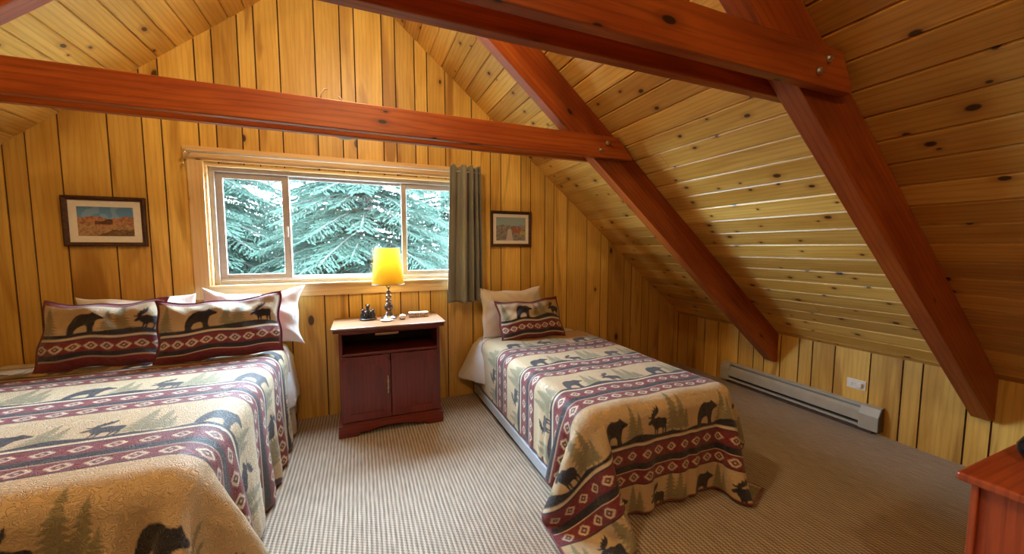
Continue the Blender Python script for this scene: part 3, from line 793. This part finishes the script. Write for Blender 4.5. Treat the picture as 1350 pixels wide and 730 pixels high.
def door(x0, x1, hinge):
    z0, z1 = .108, .572; y = NY0 - .002
    d = nb('door', (x0, x1, y, y + .018, z0, z1), axis=2)
    # raised frame with an arched top around a recessed panel
    bm = bmesh.new(); w = .052; cx = (x0 + x1) / 2
    pin = [(x0 + w, z0 + w), (x1 - w, z0 + w), (x1 - w, z1 - w - .055)]
    n = 14
    for i in range(n + 1):
        tt = i / n; x = x1 - w + (x0 + w - (x1 - w)) * tt
        pin.append((x, z1 - w - .055 + .05 * math.sin(PI * tt) ** .8))
    pin.append((x0 + w, z1 - w - .055))
    out = []
    for px, pz in pin:
        out.append((x0 if px < cx - .0001 and abs(px - x0 - w) < .001 else (x1 if abs(px - x1 + w) < .001 else px), pz))
    out = [(x0, z0), (x1, z0), (x1, z1 - w)] + [(p[0], z1) for p in pin[3:-1]] + [(x0, z1 - w)]
    vi = [bm.verts.new((p[0], y - .006, p[1])) for p in pin]; vo = [bm.verts.new((p[0], y - .006, p[1])) for p in out]
    vb = [bm.verts.new((p[0], y - .0005, p[1])) for p in pin]; vc = [bm.verts.new((p[0], y - .0005, p[1])) for p in out]
    k = len(pin)
    for i in range(k):
        j = (i + 1) % k
        for q in ((vi[i], vi[j], vo[j], vo[i]), (vi[i], vb[i], vb[j], vi[j]), (vo[i], vo[j], vc[j], vc[i])):
            try: bm.faces.new(q)
            except Exception: pass
    wfin('door_moulding', bm, M['cherry'], d, 2, bevel=.0015)
    return d
mid = (NX0 + NX1) / 2 - .01
dl = door(NX0 + .012, mid - .003, 0); dr = door(mid + .003, NX1 - .012, 1)
bm = bmesh.new(); hx = mid - .022; hy = NY0 - .010
lathe(bm, [(.002, 0), (.007, .008), (.0035, .018), (.005, .030), (.009, .045), (.0045, .06), (.006, .068), (.0045, .076), (.009, .091), (.005, .106), (.0035, .118), (.007, .128), (.002, .136)], (hx, hy - .010, .285), 12)
for z in (.303, .403): tube(bm, [(hx, hy - .01, z), (hx, hy + .004, z)], .004, 8)
fin('handle', bm, M['brass'], dl, smooth=True); tag(bpy.data.objects['handle'], 'ornate brass handle')

# ------------------------------------------------------------------ lamp and small things on the nightstand
LX, LY = .20, 3.065
lamp = empty('table_lamp', (LX, LY, NZ)); tag(lamp, 'lit table lamp with yellow tapered shade and turned dark base', 'lamp')
bm = bmesh.new()
lathe(bm, [(.058, 0), (.060, .006), (.054, .012), (.040, .017), (.034, .026), (.026, .040), (.020, .052), (.016, .058), (.027, .066), (.034, .085), (.030, .108), (.017, .124), (.015, .130), (.025, .138), (.025, .144), (.012, .152), (.012, .160), (.022, .168), (.024, .178), (.016, .188), (.009, .196), (.015, .204), (.016, .212), (.008, .222), (.008, .245)], n=32)
fin('lamp_base', bm, M['pewter'], lamp, smooth=True)
bm = bmesh.new(); lathe(bm, [(.018, .245), (.018, .285), (.012, .29)], n=20); fin('socket', bm, M['brass'], lamp, smooth=True)
z0, z1 = 1.056 - NZ, 1.337 - NZ
bm = bmesh.new()
lathe(bm, [(.122, z0), (.091, z1)], n=48, cap=False)
sh = fin('lamp_shade', bm, M['shade'], lamp, smooth=True)
m = sh.modifiers.new('t', 'SOLIDIFY'); m.thickness = .0015
for (r, z) in ((.1225, z0), (.0915, z1)):
    bm = bmesh.new(); tube(bm, [(r * math.cos(a * PI / 24), r * math.sin(a * PI / 24), z) for a in range(49)], .0022, 6)
    fin('shade_trim', bm, M['pewter'], lamp, smooth=True)
bm = bmesh.new()
for a in range(3): tube(bm, [(0, 0, z1 - .012), (.0905 * math.cos(a * 2.094), .0905 * math.sin(a * 2.094), z1 - .002)], .0015, 6)
tube(bm, [(0, 0, .285), (.04, 0, .33), (.045, 0, .40), (.03, 0, z1 - .04), (0, 0, z1 - .012)], .0015, 6)
fin('harp', bm, M['brass'], lamp)
bm = bmesh.new(); ball(bm, (0, 0, .335), .026, (1, 1, 1.25)); fin('bulb', bm, M['bulb'], lamp, smooth=True)

fg = empty('figurine', (.045, 3.06, NZ)); tag(fg, 'small dark figurine of huddled pointed shapes on a round base, left of the lamp', 'figurine')
bm = bmesh.new(); lathe(bm, [(.060, 0), (.064, .005), (.060, .013), (.050, .015)], n=28); fin('figurine_base', bm, M['resin'], fg, smooth=True)
for (x, y, h, w, a) in ((0, .012, .105, .024, 0), (-.036, .0, .072, .020, .4), (.036, .002, .068, .020, -.4), (-.016, -.028, .058, .018, .2), (.02, -.03, .062, .018, -.2)):
    bm = bmesh.new(); z = .0145
    lathe(bm, [(w * .75, z), (w, z + h * .18), (w * .95, z + h * .38), (w * .6, z + h * .58), (w * .5, z + h * .62), (w * .62, z + h * .72), (w * .5, z + h * .86), (w * .15, z + h * .95)], (x, y, 0), 14)
    for s in (-1, 1): tube(bm, [(x + s * w * .35, y, z + h * .8), (x + s * w * .6, y, z + h * .93), (x + s * w * .5, y, z + h * 1.02)], [.005, .004, .0015], 6)
    tube(bm, [(x, y, z + h * .72), (x + a * .01, y - w * .8, z + h * .68)], [w * .3, w * .16], 8)
    fin('figure', bm, M['resin'], fg, smooth=True)
bm = bmesh.new(); lathe(bm, [(.028, 0), (.034, .003), (.047, .008), (.046, .0105), (.03, .006), (.001, .005)], (.175, 2.955, NZ), 32)
tag(fin('dish', bm, M['white'], smooth=True), 'small round white dish in front of the lamp base', 'dish')
ds = empty('pomander', (.295, 2.985, NZ)); ds.name = 'candle_cup'; tag(ds, 'small white rounded cup right of the lamp base', 'cup')
bm = bmesh.new(); lathe(bm, [(.014, 0), (.022, .006), (.026, .018), (.024, .030), (.020, .033), (.019, .028), (.002, .026)], n=24); fin('cup_body', bm, M['white'], ds, smooth=True)
bm = bmesh.new(); lathe(bm, [(.0185, .0265), (.017, .036), (.004, .040)], n=20); fin('candle', bm, M['matte'], ds, smooth=True)
bx = empty('tissue_packet', (.425, 3.05, NZ), D(-4)); tag(bx, 'small white box with a mottled printed side at the right of the nightstand', 'box')
bx.name = 'small_box'
bm = bmesh.new(); box(bm, -.075, .075, -.03, .03, 0, .030); fin('box_body', bm, None, bx, bevel=.002)
t = NT('mottled_print'); c = t.ramp(t.noise(t.obj(), 90, 2), [(.4, (.30, .22, .17)), (.6, (.75, .7, .62))]); t.bsdf(c, .5); bx.children[0].data.materials.append(t.m)
bm = bmesh.new(); box(bm, -.077, .077, -.032, .032, .0302, .038); fin('box_lid', bm, M['white'], bx, bevel=.002)

# ------------------------------------------------------------------ pictures
def picture(cx, cz, W, H, bw, mw, scene, label, group='framed landscape prints'):
    e = empty('framed_picture', (cx, YW, cz)); tag(e, label, 'picture', group)
    bm = bmesh.new(); pr = [(0, -.002), (0, -.020), (.35, -.024), (.8, -.016), (1, -.012), (1, -.004)]
    rings = []
    for k, y in pr:
        w, h = W / 2 - bw * k, H / 2 - bw * k
        rings.append([bm.verts.new((sx * w, y, sz * h)) for sx, sz in ((-1, -1), (1, -1), (1, 1), (-1, 1))])
    for a, b in zip(rings, rings[1:]):
        for i in range(4): bm.faces.new((a[i], a[(i + 1) % 4], b[(i + 1) % 4], b[i]))
    wfin('picture_frame', bm, M['frame'], e, 0, bevel=0)
    w, h = W / 2 - bw, H / 2 - bw
    bm = bmesh.new(); box(bm, -w, w, -.007, -.003, -h, h); fin('mat_board', bm, M['matte'], e)
    w, h = w - mw, h - mw; n, mm = 120, 80
    X, Z = np.meshgrid(np.linspace(-w, w, n), np.linspace(h, -h, mm)); me = grid_mesh('print', np.stack([X, np.full_like(X, -.0078), Z], -1)[:, ::-1])
    U, V = (X / w + 1) / 2, (1 - Z / h) / 2; rg = np.random.default_rng(5 + scene)
    def rough(x, o, n=5): return sum(rg.uniform(.4, 1) / 2 ** k * np.sin(x * (5 + 6 * k * 1.7) * 2 + rg.uniform(0, 6)) for k in range(n))
    def blot(s): 
        g = rg.uniform(0, 1, (mm // s + 2, n // s + 2)); return crom(crom(g, mm, 0), n, 1)
    c = np.zeros(U.shape + (3,))
    tex = blot(3) * .6 + blot(8) * .4
    if scene == 0:   # red rock desert
        sky = np.array([.13, .30, .52]); c[:] = sky * (.8 + .8 * V[..., None]); c += (blot(14)[..., None] > .62) * .08
        hor = .36 + .05 * rough(U, 0); m = V > hor
        rock = np.array([.42, .20, .10]) * (.35 + 1.1 * tex[..., None]); c[m] = rock[m]
        m = (V > .46 + .04 * rough(U, 0)) & (V < .6) & (U > .3) & (U < .62); c[m] *= .3
        m = V > .62 + .08 * rough(U, 0); c[m] = (np.array([.40, .24, .12]) * (.5 + .9 * tex[..., None]))[m]
        m = V > 1.05 - .35 * U + .05 * rough(U, 0); c[m] *= .45
    else:
        c[:] = np.array([.30, .42, .45]); hor = .35 + .04 * rough(U, 0); m = V > hor
        base = np.array([.22, .20, .18]) * (.4 + 1.4 * tex[..., None]); c[m] = base[m]
        m = (V > .42) & (V < .66) & (U > .55) & (U < .82) & (blot(6) > .4); c[m] = (.35, .12, .08)
        m = (V > .6) & (V < .75) & (U > .8); c[m] = (.45, .33, .08)
        m = (V > .5) & (np.abs(U - .45) < .05 + .15 * (V - .5)); c[m] = (.5, .45, .42)
    set_col(me, np.clip(c, 0, 1)[:, ::-1].reshape(-1, 3)); link('print', me, M['print'], e)
t = NT('photo_print'); t.bsdf(t.attr('pattern').outputs['Color'], .35, 0, .4); M['print'] = t.m
picture(-1.507, 1.507, .405, .318, .026, .040, 0, 'wide framed print of red desert rocks on the wall above the large bed')
picture(1.307, 1.512, .405, .325, .026, .030, 1, 'framed print of a rocky valley on the wall right of the curtain')

# ------------------------------------------------------------------ curtain and rod
rod = empty('curtain_rod', (.0, 3.165, 1.985)); tag(rod, 'slim pale curtain rod along the top of the window', 'curtain rod')
bm = bmesh.new(); tube(bm, [(-1.05, 0, -.005), (.98, 0, .0)], .0075, 12); fin('rod', bm, M['track'], rod, smooth=True)
for x in (-1.045, .97):
    bm = bmesh.new(); tube(bm, [(x, .0, -.002), (x, .03, -.004), (x, .0495, -.004)], .005, 8); ball(bm, (x - .012 if x < 0 else x + .012, 0, -.003), .011)
    fin('bracket', bm, M['brass'], rod, smooth=True)
bm = bmesh.new(); tube(bm, [(-1.075, .054, -.06), (-1.075, .035, -.06), (-1.075, .02, -.07), (-1.075, .018, -.085), (-1.075, .03, -.095)], .004, 8); fin('hook', bm, M['brass'], rod, smooth=True)
n, mm = 260, 60
s = np.linspace(0, 1, n); v = np.linspace(0, 1, mm); S_, V_ = np.meshgrid(s, v)
amp = .026 + .014 * V_
Xc = .715 + (.268 + .012 * V_) * S_ - .03 * V_ * (1 - S_) + .004 * np.sin(S_ * 40)
Yc = 3.145 + amp * np.sin(2 * PI * (.55 * S_ + 3.1 * S_ ** 2.4) - .6 + .3 * V_) + .006 * np.sin(S_ * 23 + V_ * 2)
Zc = 2.03 - V_ * 1.165 - .010 * np.cos(S_ * 2 * PI * 3.6) * (1 - V_) + .004 * np.sin(S_ * 9) * V_
me = grid_mesh('curtain', np.stack([Xc, Yc, Zc], -1)); cu = link('curtain', me, M['curtain'])
m = cu.modifiers.new('t', 'SOLIDIFY'); m.thickness = .003
tag(cu, 'olive grey curtain gathered at the right side of the window', 'curtain')

# ------------------------------------------------------------------ light dome and wires behind the front tie beam
lf = empty('ceiling_light', (-.056, 2.295, 1.935)); tag(lf, 'round brown glass light dome hanging just behind the front tie beam', 'light')
bm = bmesh.new(); lathe(bm, [(.004, 0), (.03, .003), (.052, .012), (.062, .026), (.064, .034)], n=28); fin('glass_dome', bm, M['bulbglass'], lf, smooth=True)
bm = bmesh.new(); lathe(bm, [(.056, .0345), (.056, .06), (.05, .064)], n=28); box(bm, -.02, .02, -.0565, -.03, .04, .062); fin('light_mount', bm, M['steel'], lf)
for (x, pts, lab) in ((0, [(0, 0, 0), (.004, 0, .03), (.02, 0, .052), (.034, .004, .055)], 'curled pale wire end standing up on the front tie beam, left one'), (1, [(0, 0, 0), (-.012, 0, .014), (-.024, .003, .026)], 'short pale wire end on the front tie beam, right one')):
    bm = bmesh.new(); tube(bm, pts, .0035, 6); o = fin('wire', bm, M['wire'], smooth=True)
    o.location = (-.155 + .105 * x, 2.095, 2.0605); tag(o, lab, 'wire')

# ------------------------------------------------------------------ heater and outlet
HY0, HY1 = 1.375, 2.625; hx = XR - .001
ht = empty('baseboard_heater', (hx, (HY0 + HY1) / 2, .03)); tag(ht, 'long grey electric baseboard heater low on the right knee wall', 'heater')
ht.location = (0, 0, 0)
bm = bmesh.new(); prism(bm, [(hx - .050, .125), (hx - .058, .128), (hx - .056, .150), (hx - .040, .172), (hx - .036, .170), (hx - .050, .148)], 'y', HY0 + .12, HY1 - .09); fin('front_panel', bm, M['heater'], ht)
bm = bmesh.new(); prism(bm, [(hx, .036), (hx - .012, .036), (hx - .012, .190), (hx, .200)], 'y', HY0 + .01, HY1 - .01); fin('back_plate', bm, M['heater'], ht)
bm = bmesh.new(); prism(bm, [(hx - .0125, .186), (hx - .0125, .196), (hx - .030, .192), (hx - .033, .186)], 'y', HY0 + .01, HY1 - .01); fin('top_lip', bm, M['heater'], ht)
bm = bmesh.new(); prism(bm, [(hx - .050, .078), (hx - .062, .080), (hx - .060, .132), (hx - .052, .124)], 'y', HY0 + .02, HY1 - .02); fin('front_cover', bm, M['heater'], ht)
bm = bmesh.new(); prism(bm, [(hx - .0125, .036), (hx - .056, .036), (hx - .062, .040), (hx - .060, .056), (hx - .054, .052), (hx - .0125, .050)], 'y', HY0 + .01, HY1 - .01); fin('bottom_lip', bm, M['heater'], ht)
bm = bmesh.new(); box(bm, hx - .042, hx - .013, HY0 + .12, HY1 - .09, .060, .166); fin('heating_fins', bm, M['black'], ht)
for (a, b) in ((HY0, HY0 + .118), (HY1 - .088, HY1)):
    bm = bmesh.new(); prism(bm, [(hx - .0005, .034), (hx - .063, .034), (hx - .064, .14), (hx - .036, .194), (hx - .0005, .202)], 'y', a + (.006 if a == HY0 else 0), b); fin('end_cover', bm, M['heater'], ht)
bm = bmesh.new(); prism(bm, [(hx - .0005, .032), (hx - .065, .032), (hx - .066, .142), (hx - .037, .197), (hx - .0005, .205)], 'y', HY0 - .0, HY0 + .0055); fin('end_cap', bm, M['heaterdark'], ht)
bm = bmesh.new(); box(bm, hx - .03, hx - .012, HY0 + .05, HY1 - .05, -.0, .0358)
fin('mounting_foot', bm, M['heaterdark'], ht)
ol = empty('wall_outlet', (XR, 1.545, .325)); tag(ol, 'white electrical outlet mounted sideways above the heater', 'outlet')
bm = bmesh.new(); box(bm, -.008, 0, -.058, .058, -.036, .036); fin('cover_plate', bm, M['white'], ol, bevel=.003)
for y in (-.021, .021):
    bm = bmesh.new(); box(bm, -.011, -.0083, y - .017, y + .017, -.014, .014); r = fin('receptacle', bm, M['white'], ol, bevel=.003)
    bm = bmesh.new()
    for dz in (-.006, .006): box(bm, -.0115, -.0111, y - .005, y + .005, dz - .001, dz + .001)
    fin('slot', bm, M['black'], r)
bm = bmesh.new(); box(bm, -.03, -.0118, -.040, -.006, -.017, .017); fin('plug', bm, M['white'], ol, bevel=.004)

# ------------------------------------------------------------------ dresser at the right
DX, DY, DZ = 1.642, .452, .685; DW, DD = .98, .47
dc = (DX + DW / 2, DY - DD / 2, 0)
dr_ = empty('dresser', dc); tag(dr_, 'orange-brown wooden dresser cut off by the bottom right corner', 'dresser')
def dbx(name, d, axis, bevel=.004, par=None):
    o = uvbox(name, d, M['dresser'], par or dr_, axis=axis, bevel=bevel)
    if par is None: o.location = (-dc[0], -dc[1], 0)
    return o
dbx('dresser_top', (DX - .033, DX + DW + .03, DY - DD - .03, DY + .029, DZ - .026, DZ), 0, .007)
for x in (DX, DX + DW - .02): dbx('side_panel', (x, x + .02, DY - DD, DY - .0005, .0, DZ - .0265), 2)
dbx('back_panel', (DX + .0205, DX + DW - .0205, DY - .012, DY - .002, .03, DZ - .0265), 0)
dbx('corner_post', (DX - .012, DX - .0005, DY - .012, DY + .004, .0, DZ - .0265), 2, .004)
dbx('face_frame', (DX + .0205, DX + DW - .0205, DY - DD + .012, DY - DD + .022, .03, DZ - .0265), 0)
dbx('plinth', (DX + .0205, DX + DW - .0205, DY - DD + .03, DY - DD + .04, 0, .0295), 0)
for a, b in ((.05, .235), (.245, .43), (.44, .635)):
    d = dbx('drawer', (DX + .03, DX + DW - .03, DY - DD - .006, DY - DD + .0115, a, b), 0)
    for xx in (DX + .25, DX + DW - .25):
        bm = bmesh.new(); lathe(bm, [(.006, 0), (.006, .012), (.015, .018), (.014, .026), (.004, .030)], (0, 0, 0), 16)
        bmesh.ops.transform(bm, matrix=Matrix.Translation((xx, DY - DD - .006, (a + b) / 2)) @ Matrix.Rotation(PI / 2, 4, 'X'), verts=bm.verts)
        fin('knob', bm, M['brass'], d, smooth=True)
bm = bmesh.new(); lathe(bm, [(.030, 0), (.045, .008), (.058, .03), (.060, .05), (.050, .072), (.034, .084), (.034, .094), (.040, .098), (.036, .098), (.030, .09), (.046, .07), (.002, .03)], (1.89, .385, DZ), 32)
tag(fin('jar', bm, M['darkglaze'], smooth=True), 'black glossy round jar on the dresser at the right edge', 'jar')

# ------------------------------------------------------------------ outside
bm = bmesh.new(); box(bm, -30, 30, YW + .6, 40, -3.1, -3.0); tag(fin('ground', bm, M['snow']), kind='structure')
def spruce(x, y, h, spread, seed, label):
    r = random.Random(seed); e = empty('spruce_tree', (x, y, -3)); tag(e, label, 'tree', 'spruce trees outside the window')
    bm = bmesh.new(); tube(bm, [(0, 0, 0), (.03, 0, h * .5), (0, 0, h)], [.16, .10, .015], 10); fin('trunk', bm, M['bark'], e, smooth=True)
    V, F, T = [], [], []; W = []
    def tuft(p, d, L, tone):
        nonlocal V
        a = d.orthogonal().normalized(); a = Matrix.Rotation(r.uniform(0, 6.28), 3, d) @ a
        w = L * .16
        for q in (a, d.cross(a)):
            i = len(V); V += [p - q * w * .3, p + d * L * .45 - q * w, p + d * L, p + d * L * .5 + q * w, ]; F.append((i, i + 1, i + 2, i + 3)); T.extend([tone] * 4)
    z = 1.6
    while z < h - .1:
        if z < 2.3: z += .1; continue
        k = 1 - z / h; n = 7
        for i in range(n):
            az = r.uniform(0, 2 * PI); Lb = spread * (k ** .8) * r.uniform(.75, 1.1) + .12
            if math.sin(az) > .75: continue
            p0 = Vector((0, 0, z + r.uniform(-.1, .1))); out = Vector((math.cos(az), math.sin(az), 0))
            m = max(3, int(Lb / .065)); tone = r.random()
            pts = [p0 + out * Lb * s - Vector((0, 0, 1)) * (.30 * Lb * s * s - .12 * Lb * max(0, s - .7)) for s in [q / m for q in range(m + 1)]]
            W.append(pts)
            side = out.cross(Vector((0, 0, 1)))
            for j in range(1, m + 1):
                s = j / m; d = (pts[j] - pts[j - 1]).normalized(); tl = Lb * .34 * (1 - s * .75) + .05
                for sg in (-1, 1):
                    dd = (d * .75 + side * sg * .8 + Vector((0, 0, r.uniform(-.45, .05)))).normalized()
                    q = 0
                    while q < tl:
                        tuft(pts[j] + dd * q, (dd + Vector((r.uniform(-.3, .3), r.uniform(-.3, .3), r.uniform(-.35, .15)))).normalized(), r.uniform(.05, .095), min(1, max(0, tone * .5 + r.random() * .5))); q += .045
                tuft(pts[j], d, .12, tone)
        z += .11 + .05 * r.random()
    me = bpy.data.meshes.new('foliage'); me.from_pydata([tuple(v) for v in V], [], F); me.update()
    at = me.attributes.new('tone', 'FLOAT', 'POINT'); at.data.foreach_set('value', np.array(T, np.float32))
    link('foliage', me, M['needles'], e)
    bm = bmesh.new()
    for pts in W: tube(bm, pts[::2], [.012 * (1 - i / len(pts)) + .003 for i in range(len(pts[::2]))], 4)
    fin('branches', bm, M['twig'], e)
spruce(.15, 7.2, 8.4, 2.9, 1, 'large spruce filling the middle of the window view')
spruce(-2.4, 7.9, 8.2, 2.6, 2, 'spruce seen through the left window pane')
spruce(2.9, 8.3, 8.2, 2.7, 3, 'spruce seen through the right window pane beside the curtain')
spruce(-3.6, 12.5, 9.4, 3.4, 5, 'distant spruce at the far left of the window view')
spruce(2.6, 12.6, 9.6, 3.4, 6, 'distant spruce at the far right of the window view')
spruce(-.7, 11.5, 9.2, 3.0, 4, 'more distant spruce between the nearer trees')

# ------------------------------------------------------------------ light
w = bpy.data.worlds.new('World'); SC.world = w; w.use_nodes = True; bg = w.node_tree.nodes['Background']
bg.inputs[0].default_value = (.64, .81, 1.0, 1); bg.inputs[1].default_value = 84.0
def point(name, loc, e, col, r):
    l = bpy.data.lights.new(name, 'POINT'); l.energy = e; l.color = col; l.shadow_soft_size = r
    o = bpy.data.objects.new(name, l); COL.objects.link(o); o.location = loc; return o
WARM = (1, .79, .46)
point('lamp_bulb_light', (LX, LY, NZ + .335), 7, (1, .70, .34), .03)
point('ridge_light', (RX + .02, 1.62, 2.98), 60, WARM, .07)
point('rear_ridge_light', (RX + .02, -1.1, 2.98), 55, WARM, .09)
pl_ = bpy.data.lights.new('window_portal', 'AREA'); pl_.shape = 'RECTANGLE'; pl_.size = 1.85; pl_.size_y = .86; pl_.cycles.is_portal = True
po = bpy.data.objects.new('window_portal', pl_); COL.objects.link(po); po.location = ((WX0 + WX1) / 2, YW + .14, (WZ0 + WZ1) / 2); po.rotation_euler = (-PI / 2, 0, 0)
# lamp fittings on the ridge
for (y, lab) in ((1.62, 'round ceiling lamp on the ridge above the beds'), (-1.1, 'round ceiling lamp on the ridge behind the viewer')):
    f_ = empty('ridge_lamp', (RX, y, RZ - .302)); tag(f_, lab, 'light')
    bm = bmesh.new(); lathe(bm, [(.02, -.10), (.02, -.02), (.06, -.012), (.06, 0)], n=24); fin('lamp_mount', bm, M['brass'], f_, smooth=True)

# ------------------------------------------------------------------ camera
cam = bpy.data.cameras.new('Camera'); co = bpy.data.objects.new('Camera', cam); COL.objects.link(co)
cam.sensor_fit = 'HORIZONTAL'; cam.sensor_width = 36; cam.lens = 36 * 492 / 1350; cam.clip_start = .02
co.location = (0, 0, 1.34); co.rotation_euler = (math.radians(90 - 4.5), 0, math.radians(-22.16))
SC.camera = co
SC.view_settings.view_transform = 'Standard'; SC.view_settings.look = 'None'; SC.view_settings.gamma = 1; SC.view_settings.use_curve_mapping = False
SC.view_settings.exposure = .1
SC.cycles.max_bounces = 10; SC.cycles.diffuse_bounces = 5; SC.cycles.glossy_bounces = 3; SC.cycles.transparent_max_bounces = 12
SC.cycles.sample_clamp_indirect = 6; SC.cycles.caustics_reflective = False; SC.cycles.caustics_refractive = False
SC.cycles.use_denoising = True
